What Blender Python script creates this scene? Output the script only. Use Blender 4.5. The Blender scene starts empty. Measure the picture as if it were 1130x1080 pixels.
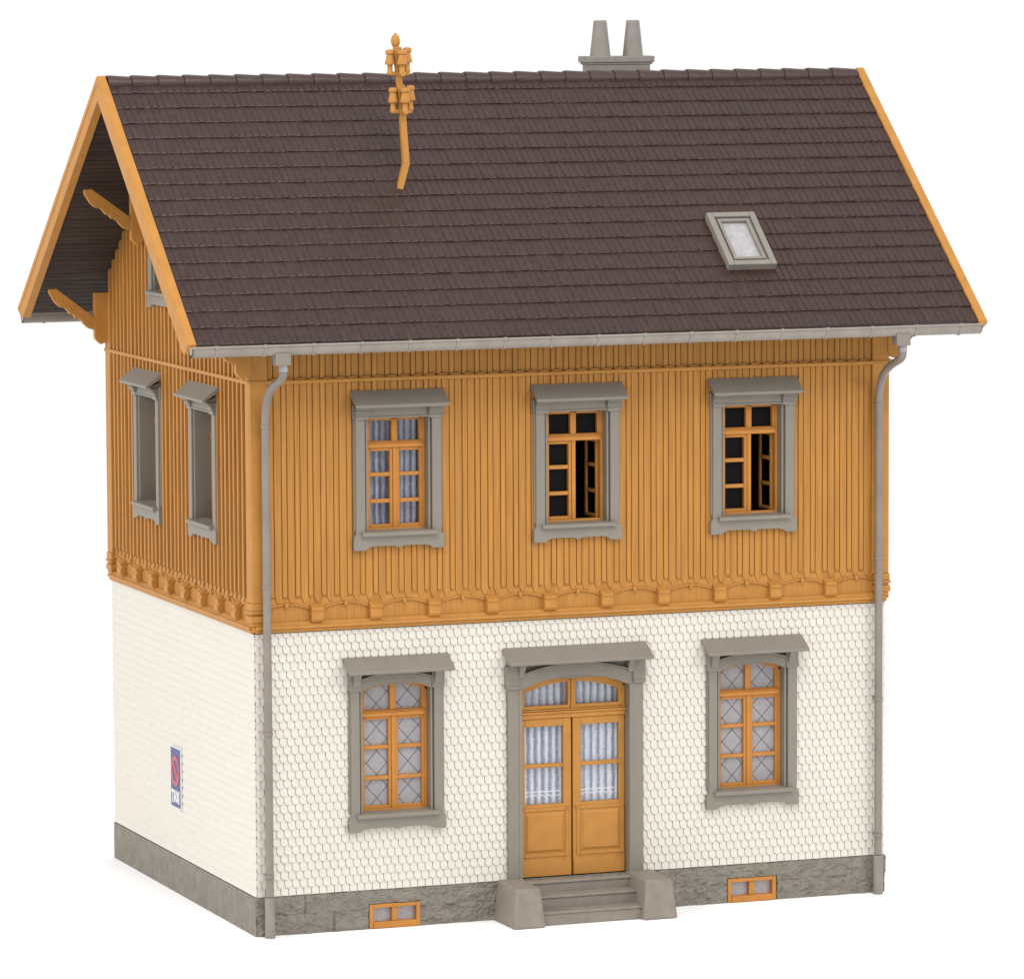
import bpy, bmesh, math, random
from mathutils import Vector, Matrix, noise
random.seed(7)
S = bpy.context.scene
C = S.collection
V = Vector

# ------------------------------------------------------------------ materials
def mat(name, col, rough=.5, var=.06, vscale=(6, 6, 6), bump=.0, bscale=(60, 60, 60), spec=.35, col2=None, speck=0):
    m = bpy.data.materials.new(name); m.use_nodes = True
    nt = m.node_tree; N = nt.nodes; L = nt.links
    b = N['Principled BSDF']
    b.inputs['Roughness'].default_value = rough
    b.inputs['Specular IOR Level'].default_value = spec
    tc = N.new('ShaderNodeTexCoord')
    mp = N.new('ShaderNodeMapping'); mp.inputs['Scale'].default_value = vscale
    L.new(tc.outputs['Object'], mp.inputs['Vector'])
    nz = N.new('ShaderNodeTexNoise'); nz.inputs['Scale'].default_value = 1; nz.inputs['Detail'].default_value = 5
    L.new(mp.outputs[0], nz.inputs['Vector'])
    mx = N.new('ShaderNodeMix'); mx.data_type = 'RGBA'
    c2 = col2 or tuple(c * (1 - 2.2 * var) for c in col)
    c1 = tuple(min(1, c * (1 + var)) for c in col)
    mr = N.new('ShaderNodeMapRange'); mr.inputs[1].default_value = .3; mr.inputs[2].default_value = .7
    L.new(nz.outputs[0], mr.inputs[0]); L.new(mr.outputs[0], mx.inputs[0])
    mx.inputs[6].default_value = (*c2, 1); mx.inputs[7].default_value = (*c1, 1)
    out = mx.outputs[2]
    if speck:                                   # little moulding specks
        n2 = N.new('ShaderNodeTexNoise'); n2.inputs['Scale'].default_value = 22; n2.inputs['Detail'].default_value = 2
        L.new(tc.outputs['Object'], n2.inputs['Vector'])
        r2 = N.new('ShaderNodeMapRange'); r2.inputs[1].default_value = .70; r2.inputs[2].default_value = .74
        r2.inputs[4].default_value = speck
        L.new(n2.outputs[0], r2.inputs[0])
        m2 = N.new('ShaderNodeMix'); m2.data_type = 'RGBA'
        L.new(r2.outputs[0], m2.inputs[0]); L.new(out, m2.inputs[6])
        m2.inputs[7].default_value = (*[min(1, c * 2.2 + .03) for c in col], 1)
        out = m2.outputs[2]
    L.new(out, b.inputs['Base Color'])
    if bump:
        mb = N.new('ShaderNodeMapping'); mb.inputs['Scale'].default_value = bscale
        L.new(tc.outputs['Object'], mb.inputs['Vector'])
        n3 = N.new('ShaderNodeTexNoise'); n3.inputs['Scale'].default_value = 1; n3.inputs['Detail'].default_value = 4
        L.new(mb.outputs[0], n3.inputs['Vector'])
        bp = N.new('ShaderNodeBump'); bp.inputs['Strength'].default_value = bump; bp.inputs['Distance'].default_value = .02
        L.new(n3.outputs[0], bp.inputs['Height']); L.new(bp.outputs[0], b.inputs['Normal'])
    return m

OCHRE = (.430, .197, .043)
M = {}
M['board'] = mat('ochre_boards', OCHRE, .5, .09, (38, 38, 1.1), .5, (90, 90, 2.5), spec=.22)
M['ochre'] = mat('ochre_plastic', OCHRE, .48, .05, (5, 5, 5), .12, (50, 50, 50), spec=.22)
M['sash'] = mat('orange_sash', (.455, .190, .036), .5, .05, (5, 5, 5), .1, (40, 40, 40), spec=.3)
M['grey'] = mat('grey_plastic', (.212, .190, .158), .45, .025, (5, 5, 5), .15, (45, 45, 45), spec=.28)
M['pipe'] = mat('pipe_grey', (.255, .225, .195), .45, .06, (5, 5, 3), .12, (45, 45, 45), spec=.35)
M['drain'] = mat('downpipe_grey', (.222, .192, .165), .45, .06, (5, 5, 3), .12, (45, 45, 45), spec=.3)
M['step'] = mat('step_grey', (.235, .205, .172), .6, .06, (7, 7, 7), .35, (70, 70, 70), spec=.25)
M['stone'] = mat('plinth_stone', (.215, .195, .163), .65, .10, (6, 6, 6), .6, (45, 45, 60), spec=.25)
M['white'] = mat('white_shingle', (.605, .573, .512), .5, .012, (4, 4, 4), .1, (50, 50, 50), spec=.25)
M['tile'] = mat('brown_tile', (.042, .0205, .0165), .34, .12, (9, 9, 9), .22, (90, 60, 60), spec=.30, speck=.3)
M['ridge'] = mat('ridge_tile', (.056, .033, .029), .38, .08, (9, 9, 9), .2, (50, 50, 50), spec=.3)
M['soffit'] = mat('soffit_brown', (.040, .025, .019), .55, .18, (.8, 14, 14), .7, (2, 38, 38), spec=.2)
M['chim'] = mat('chimney_grey', (.22, .20, .175), .55, .06, (6, 6, 6), .25, (60, 60, 60), spec=.3)
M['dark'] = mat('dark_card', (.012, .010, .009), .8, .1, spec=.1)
M['lead'] = mat('frosted', (.30, .285, .295), .35, .05, (12, 12, 12), .1, spec=.4)
M['sky'] = mat('skylight_pane', (.37, .36, .375), .4, .08, (14, 14, 14), .2, (40, 40, 40), spec=.4)
M['blue'] = mat('sign_blue', (.06, .075, .21), .45, .05)
M['red'] = mat('sign_red', (.45, .075, .095), .45, .05)
M['paint'] = mat('sign_white', (.66, .66, .66), .45, .02)
M['metal'] = mat('silver_collar', (.27, .27, .27), .3, .1, (20, 20, 20), spec=.6)
M['floor'] = mat('studio_white', (.97, .97, .97), .9, .0, spec=.0)

def glass(name, tint, alpha, rough=.08):
    m = bpy.data.materials.new(name); m.use_nodes = True
    N = m.node_tree.nodes; L = m.node_tree.links
    N.remove(N['Principled BSDF'])
    t = N.new('ShaderNodeBsdfTransparent'); t.inputs[0].default_value = (*tint, 1)
    g = N.new('ShaderNodeBsdfGlossy'); g.inputs['Roughness'].default_value = rough
    g.inputs[0].default_value = (.8, .8, .85, 1)
    x = N.new('ShaderNodeMixShader'); x.inputs[0].default_value = alpha
    L.new(t.outputs[0], x.inputs[1]); L.new(g.outputs[0], x.inputs[2]); L.new(x.outputs[0], N['Material Output'].inputs[0])
    return m
M['clear'] = glass('clear_pane', (.93, .94, .95), .04)
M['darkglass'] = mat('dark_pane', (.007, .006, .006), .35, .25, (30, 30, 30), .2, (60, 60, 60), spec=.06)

def math_node(N, L, op, a, b=None):
    n = N.new('ShaderNodeMath'); n.operation = op
    for i, q in enumerate((a, b)):
        if q is None: continue
        if isinstance(q, (int, float)): n.inputs[i].default_value = q
        else: L.new(q, n.inputs[i])
    return n.outputs[0]

def curtain_mat(name, ca, cb, period, axis='X'):
    """printed striped net curtain"""
    m = bpy.data.materials.new(name); m.use_nodes = True
    N = m.node_tree.nodes; L = m.node_tree.links; b = N['Principled BSDF']
    b.inputs['Roughness'].default_value = .8; b.inputs['Specular IOR Level'].default_value = .1
    tc = N.new('ShaderNodeTexCoord'); sp = N.new('ShaderNodeSeparateXYZ'); L.new(tc.outputs['Object'], sp.inputs[0])
    nz = N.new('ShaderNodeTexNoise'); nz.inputs['Scale'].default_value = 5; L.new(tc.outputs['Object'], nz.inputs['Vector'])
    u = math_node(N, L, 'ADD', sp.outputs[axis], math_node(N, L, 'MULTIPLY', nz.outputs[0], .03))
    s = math_node(N, L, 'SINE', math_node(N, L, 'MULTIPLY', u, 2 * math.pi / period))
    f = math_node(N, L, 'MULTIPLY_ADD', s, .5); f.node.inputs[2].default_value = .5
    n2 = N.new('ShaderNodeTexNoise'); n2.inputs['Scale'].default_value = 55; n2.inputs['Detail'].default_value = 1
    L.new(tc.outputs['Object'], n2.inputs['Vector'])
    f2 = math_node(N, L, 'ADD', f, math_node(N, L, 'MULTIPLY', math_node(N, L, 'SUBTRACT', n2.outputs[0], .5), 1.3))
    mx = N.new('ShaderNodeMix'); mx.data_type = 'RGBA'; L.new(f2, mx.inputs[0])
    mx.inputs[6].default_value = (*ca, 1); mx.inputs[7].default_value = (*cb, 1)
    L.new(mx.outputs[2], b.inputs['Base Color'])
    return m
M['curtain'] = curtain_mat('net_curtain', (.74, .73, .76), (.20, .235, .31), .105)
def lace(m):
    m = m.copy(); m.name = 'lace_hem_curtain'
    N = m.node_tree.nodes; L = m.node_tree.links; b = N['Principled BSDF']
    src = b.inputs['Base Color'].links[0].from_socket
    tc = N.new('ShaderNodeTexCoord'); sp = N.new('ShaderNodeSeparateXYZ'); L.new(tc.outputs['Object'], sp.inputs[0])
    tri = math_node(N, L, 'PINGPONG', math_node(N, L, 'ADD', sp.outputs['X'], 5.0), .045)
    d1 = math_node(N, L, 'ABSOLUTE', math_node(N, L, 'SUBTRACT', math_node(N, L, 'SUBTRACT', sp.outputs['Z'], math_node(N, L, 'MULTIPLY', tri, .6)), .10))
    d2 = math_node(N, L, 'ABSOLUTE', math_node(N, L, 'SUBTRACT', sp.outputs['Z'], .165))
    f = math_node(N, L, 'MULTIPLY', math_node(N, L, 'LESS_THAN', math_node(N, L, 'MINIMUM', d1, d2), .009), .8)
    mx = N.new('ShaderNodeMix'); mx.data_type = 'RGBA'; L.new(f, mx.inputs[0]); L.new(src, mx.inputs[6]); mx.inputs[7].default_value = (.80, .79, .80, 1)
    L.new(mx.outputs[2], b.inputs['Base Color'])
    return m
M['lace'] = lace(M['curtain'])
M['curtain_dark'] = curtain_mat('patterned_curtain', (.44, .45, .54), (.035, .04, .075), .085)

def leaded_mat():
    m = M['lead'].copy(); m.name = 'leaded_pane'
    N = m.node_tree.nodes; L = m.node_tree.links; b = N['Principled BSDF']
    src = b.inputs['Base Color'].links[0].from_socket
    tc = N.new('ShaderNodeTexCoord'); sp = N.new('ShaderNodeSeparateXYZ'); L.new(tc.outputs['Object'], sp.inputs[0])
    fs = []
    for sgn in (1, -1):
        a = math_node(N, L, 'ADD', math_node(N, L, 'MULTIPLY', sp.outputs['X'], 1.08), math_node(N, L, 'MULTIPLY', sp.outputs['Z'], sgn))
        a = math_node(N, L, 'ADD', a, 20.08)
        fr = math_node(N, L, 'FRACT', math_node(N, L, 'DIVIDE', a, .315))
        fs.append(math_node(N, L, 'LESS_THAN', math_node(N, L, 'ABSOLUTE', math_node(N, L, 'SUBTRACT', fr, .5)), .028))
    f = math_node(N, L, 'MULTIPLY', math_node(N, L, 'MAXIMUM', fs[0], fs[1]), .85)
    mx = N.new('ShaderNodeMix'); mx.data_type = 'RGBA'; L.new(f, mx.inputs[0]); L.new(src, mx.inputs[6])
    mx.inputs[7].default_value = (.05, .045, .05, 1)
    L.new(mx.outputs[2], b.inputs['Base Color'])
    return m
M['leaded'] = leaded_mat()

# ------------------------------------------------------------------ mesh helpers
class MB:
    def __init__(s): s.v = []; s.f = []; s.mi = []; s.cur = 0
    def add(s, vs, fs):
        o = len(s.v); s.v += [V(p) for p in vs]
        for f in fs: s.f.append([o + i for i in f]); s.mi.append(s.cur)
    def box(s, T, u0, u1, w0, w1, z0, z1):
        p = [T(u, w, z) for z in (z0, z1) for (u, w) in ((u0, w0), (u1, w0), (u1, w1), (u0, w1))]
        s.add(p, [(3, 2, 1, 0), (4, 5, 6, 7), (0, 1, 5, 4), (1, 2, 6, 5), (2, 3, 7, 6), (3, 0, 4, 7)])
    def prism(s, T, pts, w0, w1):
        n = len(pts)
        s.add([T(u, w0, z) for u, z in pts] + [T(u, w1, z) for u, z in pts],
              [tuple(range(n))[::-1], tuple(range(n, 2 * n))] + [(i, (i + 1) % n, n + (i + 1) % n, n + i) for i in range(n)])
    def hexa(s, p):      # 8 points: bottom four then top four
        s.add(p, [(3, 2, 1, 0), (4, 5, 6, 7), (0, 1, 5, 4), (1, 2, 6, 5), (2, 3, 7, 6), (3, 0, 4, 7)])
    def tube(s, path, rads, n=14, caps=True):
        path = [V(p) for p in path]
        if not isinstance(rads, (list, tuple)): rads = [rads] * len(path)
        rings = []; ref = None
        for i, p in enumerate(path):
            a = path[max(i - 1, 0)]; b = path[min(i + 1, len(path) - 1)]
            t = (b - a).normalized()
            if ref is None:
                ref = t.orthogonal().normalized()
            ref = (ref - t * ref.dot(t)).normalized(); q = t.cross(ref)
            rings.append([p + (ref * math.cos(2 * math.pi * k / n) + q * math.sin(2 * math.pi * k / n)) * rads[i] for k in range(n)])
        vs = [p for r in rings for p in r]; fs = []
        for i in range(len(rings) - 1):
            for k in range(n):
                fs.append((i * n + k, i * n + (k + 1) % n, (i + 1) * n + (k + 1) % n, (i + 1) * n + k))
        if caps: fs += [tuple(range(n))[::-1], tuple(range((len(rings) - 1) * n, len(rings) * n))]
        s.add(vs, fs)
    def lathe(s, c, prof, n=16):     # prof: (r, z)
        c = V(c)
        s.tube([c + V((0, 0, z)) for r, z in prof], [max(r, .0005) for r, z in prof], n)
    def build(s, name, m, parent=None, bevel=0, smooth=False, origin=None, seg=2, fix=True):
        o_ = origin
        if o_ is None:
            xs = [(min(p[i] for p in s.v) + max(p[i] for p in s.v)) / 2 for i in range(2)]
            o_ = V((xs[0], xs[1], min(p[2] for p in s.v)))
        me = bpy.data.meshes.new(name)
        me.from_pydata([p - o_ for p in s.v], [], s.f)
        ms = m if isinstance(m, (list, tuple)) else [m]
        for k in ms: me.materials.append(k)
        if len(ms) > 1:
            for p, i in zip(me.polygons, s.mi): p.material_index = i
        if fix:
            bm = bmesh.new(); bm.from_mesh(me); bmesh.ops.recalc_face_normals(bm, faces=bm.faces); bm.to_mesh(me); bm.free()
        if smooth:
            me.shade_smooth()
            try: me.set_sharp_from_angle(angle=math.radians(40))
            except Exception: pass
        o = bpy.data.objects.new(name, me); C.objects.link(o)
        if parent: o.parent = parent; o.location = o_ - W0[parent.name]
        else: o.location = o_
        W0[o.name] = o_
        if bevel:
            b = o.modifiers.new('bevel', 'BEVEL'); b.width = bevel; b.segments = seg; b.limit_method = 'ANGLE'; b.angle_limit = math.radians(35)
        return o
W0 = {}
def empty(name, loc, label, cat):
    o = bpy.data.objects.new(name, None); C.objects.link(o); o.location = loc
    o['label'] = label; o['category'] = cat; W0[o.name] = V(loc); o.empty_display_size = .3
    return o

# ------------------------------------------------------------------ main dimensions
W, D = 9.0, 6.63
ZP, ZO, ZB = .513, 3.995, 7.285
XL, XR = -1.118, 10.16
YF, YB, YR = -.789, 7.419, 3.222
ZE, ZR = 7.861, 11.188
def TF(u, w, z): return V((u, -w, z))                 # front wall
def TL(u, w, z): return V((-w, D - u, z))             # left wall: u runs back to front
def TRt(u, w, z): return V((W + w, u, z))             # right wall
def TB(u, w, z): return V((W - u, D + w, z))          # back wall
ID = lambda x, y, z: V((x, y, z))
lf = math.hypot(YR - YF, ZR - ZE); df = V((0, (YR - YF) / lf, (ZR - ZE) / lf)); nf = V((0, -df.z, df.y))
lb = math.hypot(YB - YR, ZR - ZE); db = V((0, -(YB - YR) / lb, (ZR - ZE) / lb)); nb = V((0, db.z, -db.y))
def RF(x, s, h): return V((x, YF, ZE)) + df * s + nf * h
def RB(x, s, h): return V((x, YB, ZE)) + db * s + nb * h
UNDER = -.165                                         # underside of the roof deck, normal to the slope
def under_z(y):
    if y < YR: return ZE + (y - YF) * df.z / df.y + UNDER / df.y
    return ZE + (YB - y) * (ZR - ZE) / (YB - YR) + UNDER / nb.z

house = empty('model_house', (W / 2, D / 2, 0), 'two-storey model house with ochre boarding above white shingles under a dark brown tiled roof', 'house')

# ------------------------------------------------------------------ openings  (u0,u1,z0,z1)
OPF_UP = [(c - .43, c + .43, 5.27, 6.80) for c in (1.977, 4.50, 7.043)]
OPF_LO = [(c - .49, c + .49, 1.54, 3.36) for c in (1.93, 7.03)]
OPF_DOOR = (3.69, 5.23, ZP, 3.33)
lu = lambda y: D - y
OPL_UP = [(lu(c) - .43, lu(c) + .43, 5.27, 6.80) for c in (2.0, 4.62)]
OPL_GB = (lu(3.3) - .95, lu(3.3) + .95, 8.27, 9.35)

def strips(mb, T, u0, u1, zb, top, w0, w1, holes, cuts=()):
    us = sorted(set([u0, u1] + [h[i] for h in holes for i in (0, 1)] + list(cuts)))
    us = [u for u in us if u0 - 1e-6 <= u <= u1 + 1e-6]
    for a, b in zip(us[:-1], us[1:]):
        m = (a + b) / 2
        hs = sorted([h for h in holes if h[0] < m < h[1]], key=lambda h: h[2])
        z = zb
        for h in hs:
            if h[2] > z + 1e-5: mb.box(T, a, b, w0, w1, z, h[2])
            z = h[3]
        mb.prism(T, [(a, z), (b, z), (b, top(b)), (a, top(a))], w0, w1)

# ---- plinth
def plinth():
    mb = MB(); o = .03
    bw = [(1.53, 2.26, 0, .335), (6.67, 7.40, 0, .335)]
    # rough blocks on the front: displaced grid
    def height(u, z):
        row = 0 if z < .265 else 1
        n = noise.fractal(V((u * 5, z * 7, row * 3.3)), 1, 2, 5) * .030 + noise.noise(V((u * 15 + z * 13, z * 25 - u * 11, 2))) * .022
        cut = 0
        js = J[row]
        d = min(abs(u - j) for j in js)
        cut = max(cut, 1 - d / .016); cut = max(cut, 1 - abs(z - .265) / .013)
        return n - .028 * max(0, cut)
    J = [[.0, 1.05, 2.8, 3.6, 5.6, 6.2, 7.9, 9.03], [.65, 1.9, 3.0, 5.9, 6.9, 8.1, 9.4]]
    du, dz = .02, .0197
    nu = int(round((W + 2 * o) / du)); nz = int(round(ZP / dz))
    idx = {}
    vs = []; fs = []
    for i in range(nu + 1):
        for k in range(nz + 1):
            u = -o + i * (W + 2 * o) / nu; z = k * ZP / nz
            idx[i, k] = len(vs); vs.append(TF(u, o + height(u, z), z))
    for i in range(nu):
        for k in range(nz):
            u = -o + (i + .5) * (W + 2 * o) / nu; z = (k + .5) * ZP / nz
            if any(h[0] < u < h[1] and z < h[3] for h in bw): continue
            fs.append((idx[i, k], idx[i + 1, k], idx[i + 1, k + 1], idx[i, k + 1]))
    mb.add(vs, fs)
    strips(mb, TF, -o + .006, W + o - .006, 0, lambda u: ZP - .003, -.2, o - .03, bw)
    mb.box(TF, -o + .003, W + o - .003, 0, o - .012, ZP - .03, ZP - .001)
    mb.box(TL, .0, D + o - .01, -.2, o, 0, ZP)
    mb.box(TRt, -.0, D, -.2, o, 0, ZP)
    mb.box(TB, 0, W, -.2, o, 0, ZP)
    mb.build('stone_plinth', M['stone'], house, fix=False)
    for h in bw:
        c = (h[0] + h[1]) / 2; fm = MB()
        u0, u1, z0, z1 = h[0] + .01, h[1] - .01, .006, .328
        w0, w1 = -.06, .045
        fm.box(TF, u0, u0 + .055, w0, w1, z0, z1); fm.box(TF, u1 - .055, u1, w0, w1, z0, z1)
        fm.box(TF, u0 + .055, u1 - .055, w0, w1, z1 - .05, z1); fm.box(TF, u0 + .055, u1 - .055, w0, w1 + .012, z0, z0 + .085)
        fm.box(TF, c - .04, c + .04, w0, w1 - .012, z0 + .085, z1 - .05)
        wn = fm.build('basement_window', M['sash'], house, bevel=.008)
        p = MB(); p.box(TF, u0 + .05, u1 - .05, -.05, -.04, z0 + .05, z1 - .03)
        p.build('pane', M['sky'], wn)
plinth()

# ---- scalloped shingles
def shingles(mb, T, u0, u1, z0, z1, holes, seed, amp=1., gap=.005, flat=False):
    rnd = random.Random(seed)
    pw, ph = .1065, .1105
    nr = int(math.ceil((z1 - z0) / ph)); nc = int(math.ceil((u1 - u0) / pw))
    pw = (u1 - u0) / nc
    for r in range(nr):
        zb = z0 + r * ph + .002
        off = pw / 2 if r % 2 else 0
        for c in range(-1, nc + 1):
            a = u0 + c * pw + off + gap; b = a + pw - 2 * gap
            a = max(a, u0); b = min(b, u1)
            if b - a < .02: continue
            m = (a + b) / 2; zt = min([zb + ph * 1.55, z1] + [h[2] - .02 for h in holes if h[0] - .08 < m < h[1] + .08 and zb < h[2]])
            if any(h[0] - .03 < m < h[1] + .03 and h[2] - .05 < zb + ph / 2 < h[3] + .03 for h in holes): continue
            j = rnd.uniform(-.003, .003); q = (b - a)
            wb = (.031 + rnd.uniform(-.003, .003)) * amp; wt = .002
            ch = .042
            if flat: wb = .024
            def w_(z): return wb + (wt - wb) * (z - zb) / (ph * 1.55)
            if r == 0 or flat: pts = [(a, zt), (a, zb + .012), (b, zb + .012), (b, zt)]
            else: pts = [(a, zt), (a, zb + ch), (a + q * .14, zb + ch * .36 + j), (a + q * .34, zb + j), (a + q * .66, zb + j), (a + q * .86, zb + ch * .36 + j), (b, zb + ch), (b, zt)]
            n = len(pts)
            fr = [T(u, max(w_(z), .002), z) for u, z in pts]; bk = [T(u, -.004, z) for u, z in pts]
            mb.add(fr + bk, [tuple(range(n))] + [(i, n + i, n + (i + 1) % n, (i + 1) % n) for i in range(n)])
def lower_wall():
    mb = MB(); ht = ZO + .02
    strips(mb, TF, 0, W, ZP, lambda u: ht, -.15, 0, OPF_LO + [OPF_DOOR])
    mb.box(TL, .15, D - .15, -.15, 0, ZP, ht); mb.box(TRt, .15, D - .15, -.15, 0, ZP, ht); mb.box(TB, 0, W, -.15, 0, ZP, ht)
    shingles(mb, TF, 0, W, ZP, ht - .02, OPF_LO + [OPF_DOOR], 1)
    shingles(mb, TL, 0, D, ZP, ht - .02, [], 2, .85, .0, True)
    shingles(mb, TRt, 0, D, ZP, ht - .02, [], 3)
    shingles(mb, TB, 0, W, ZP, ht - .02, [], 4)
    mb.build('shingle_wall', M['white'], house)
lower_wall()

# ---- boarded upper storey
BP = .1785                                           # board pitch
def boards(mb, T, u0, u1, zb, top, holes, bh=.034, gp=.006, rg=.011):
    rnd = random.Random(int(u1 * 100))
    n = int(round((u1 - u0) / BP)); p = (u1 - u0) / n
    def segs(a, b, z0):
        out = []; z = z0
        for h in sorted([h for h in holes if h[0] < b and h[1] > a], key=lambda h: h[2]):
            out.append((z, h[2], None)); z = h[3]
        out.append((z, None, None)); return out
    for i in range(n):
        a = u0 + i * p; bw = .068
        # board
        ba, bb = a + bw + rg, a + p - gp
        bm_ = (ba + bb) / 2; wd = .019 + rnd.uniform(-.003, .003)
        sg = segs(ba, bb, zb)
        for k, (z0, z1, _) in enumerate(sg):
            ta, tb = (top(ba), top(bb)) if z1 is None else (z1, z1)
            bot = [(ba, z0 + .075), (bm_ - .014, z0), (bm_ + .014, z0), (bb, z0 + .075)] if k == 0 else [(ba, z0), (bb, z0)]
            if min(ta, tb) > z0 + .1: mb.prism(T, bot + [(bb, tb), (ba, ta)], -.002, wd)
        # batten (slightly proud, bottom nosed)
        sg = segs(a, a + bw, zb + .085)
        wd = bh + rnd.uniform(-.004, .004); jz = rnd.uniform(-.006, .006)
        for k, (z0, z1, _) in enumerate(sg):
            c0, c1 = a + .001, a + bw - .007
            ta, tb = (top(c0), top(c1)) if z1 is None else (z1, z1)
            bot = [(c0, z0 + jz + .02), (c0 + .016, z0 + jz), (c1 - .016, z0 + jz), (c1, z0 + jz + .02)] if k == 0 else [(c0, z0), (c1, z0)]
            if min(ta, tb) > z0 + .1: mb.prism(T, bot + [(c1, tb), (c0, ta)], -.003, wd)
UPF = [(a + .0, b - .0, c, d) for a, b, c, d in OPF_UP]
def upper_wall():
    mb = MB(); zt = 8.20
    flat = lambda u: zt
    gtop = lambda u: under_z(D - u) + .02
    gtop_r = lambda u: under_z(u) + .02
    strips(mb, TF, 0, W, ZO, flat, -.15, 0, OPF_UP)
    strips(mb, TB, 0, W, ZO, flat, -.15, 0, [])
    strips(mb, TL, .15, D - .15, ZO, gtop, -.15, 0, OPL_UP + [OPL_GB], cuts=[D - YR])
    strips(mb, TRt, .15, D - .15, ZO, gtop_r, -.15, 0, [], cuts=[YR])
    g = .02
    sh = lambda hs: [(a - .03, b + .03, c - .12, d + .05) for a, b, c, d in hs]
    boards(mb, TF, .20, W - .20, 4.385, flat, sh(OPF_UP))
    boards(mb, TL, .16, D - .16, 4.385, lambda u: under_z(D - u) - .005, sh(OPL_UP + [OPL_GB]), .060, .010, .002)
    boards(mb, TRt, .16, D - .16, 4.385, lambda u: under_z(u) - .005, [])
    boards(mb, TB, .20, W - .20, 4.385, flat, [])
    mb.build('boarded_wall', M['board'], house)
    # corner posts
    for (cx, cy, sx, sy) in ((0, 0, -1, -1), (W, 0, 1, -1), (0, D, -1, 1), (W, D, 1, 1)):
        c = MB(); e = .058
        def bx(x0, x1, y0, y1, z0, z1):
            c.box(ID, cx + sx * min(x0, x1), cx + sx * max(x0, x1), cy + sy * y0, cy + sy * y1, z0, z1)
        bx(e, -.19, e, .002, 4.40, 8.1); bx(e, -.0, .002, -.16, 4.40, 8.1)
        # turned drop at the foot
        ce = V((cx - sx * .045, cy - sy * .045, 0))
        for (r, z0, z1) in ((.115, 4.30, 4.40), (.128, 4.265, 4.30), (.105, 4.235, 4.265), (.122, 4.15, 4.235), (.105, 4.10, 4.15), (.085, 4.02, 4.10)):
            c.box(ID, ce.x - r, ce.x + r, ce.y - r, ce.y + r, z0, z1)
        c.build('corner_post', M['ochre'], house, bevel=.012)
    # string bead
    b = MB(); e = .072
    zb = ZB
    b.box(TF, -e, W + e, .0, e, zb - .028, zb + .022); b.box(TB, -e, W + e, 0, e, zb - .028, zb + .022)
    b.box(TL, 0, D, 0, e, zb - .028, zb + .022); b.box(TRt, 0, D, 0, e, zb - .028, zb + .022)
    n = int(W / BP)
    for i in range(n):                               # little scallops along the front bead
        u = .2 + i * BP
        b.prism(TF, [(u, zb + .022), (u + BP, zb + .022), (u + BP * .72, zb + .045), (u + BP * .28, zb + .045)], .0, e - .012)
    b.build('string_moulding', M['ochre'], house, bevel=.010)
upper_wall()

def frieze():
    mb = MB()
    for T, L, n, first, pitch in ((TF, W, 10, .8375, .8165), (TB, W, 10, .8375, .8165), (TL, D, 8, .64, .7645), (TRt, D, 8, .64, .7645)):
        ex = .0
        # sill mouldings
        mb.box(T, -ex, L + ex, -.02, .055, ZO + .012, ZO + .058); mb.box(T, -ex, L + ex, -.02, .085, ZO + .058, ZO + .098)
        mb.prism(lambda u, w, z: T(w, u, z), [(-.02, ZO + .098), (.065, ZO + .098), (.02, ZO + .145), (-.02, ZO + .145)], 0, L)
        cs = [first + pitch * k for k in range(n)]
        for c in cs:
            pr = [(0, 4.12), (.055, 4.12), (.098, 4.165), (.098, 4.235), (.082, 4.245), (.082, 4.27), (.10, 4.285), (.10, 4.315), (0, 4.36)]
            mb.prism(lambda u, w, z: T(w, u, z), pr, c - .083, c + .083)
        # shallow arches between the blocks
        ed = [.10] + cs + [L - .10]
        for a, b in zip(ed[:-1], ed[1:]):
            a0 = a + (.083 if a > .2 else 0); b0 = b - (.083 if b < L - .2 else 0); m = (a0 + b0) / 2
            arc = [(a0 + (b0 - a0) * t / 12, 4.292 + .062 * (1 - (2 * t / 12 - 1) ** 2)) for t in range(13)]
            mb.prism(T, arc + [(b0, 4.44), (a0, 4.44)], -.01, .006)
            rim = arc + [(u, z + .018) for u, z in arc[::-1]]
            mb.prism(T, rim, -.01, .030)
            if b0 - a0 > .5: mb.box(T, m - .022, m + .022, 0, .05, 4.325, 4.385)
    mb.build('bracketed_frieze', M['ochre'], house, bevel=.008)
frieze()

# ------------------------------------------------------------------ windows
def arc_pts(u0, u1, zs, rise, n=14):
    return [(u0 + (u1 - u0) * t / n, zs + rise * (1 - (2 * t / n - 1) ** 2)) for t in range(n + 1)]

def wavy(T, u0, u1, z0, z1, w, amp, period):
    mb = MB(); n = max(8, int((u1 - u0) / period * 12)); vs = []; fs = []
    for i in range(n + 1):
        u = u0 + (u1 - u0) * i / n; ww = w + amp * math.sin(u / period * 2 * math.pi) + .3 * amp * math.sin(u * 23)
        vs += [T(u, ww, z0), T(u, ww, z1)]
    for i in range(n): fs.append((2 * i, 2 * i + 2, 2 * i + 3, 2 * i + 1))
    mb.add(vs, fs); return mb

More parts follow.
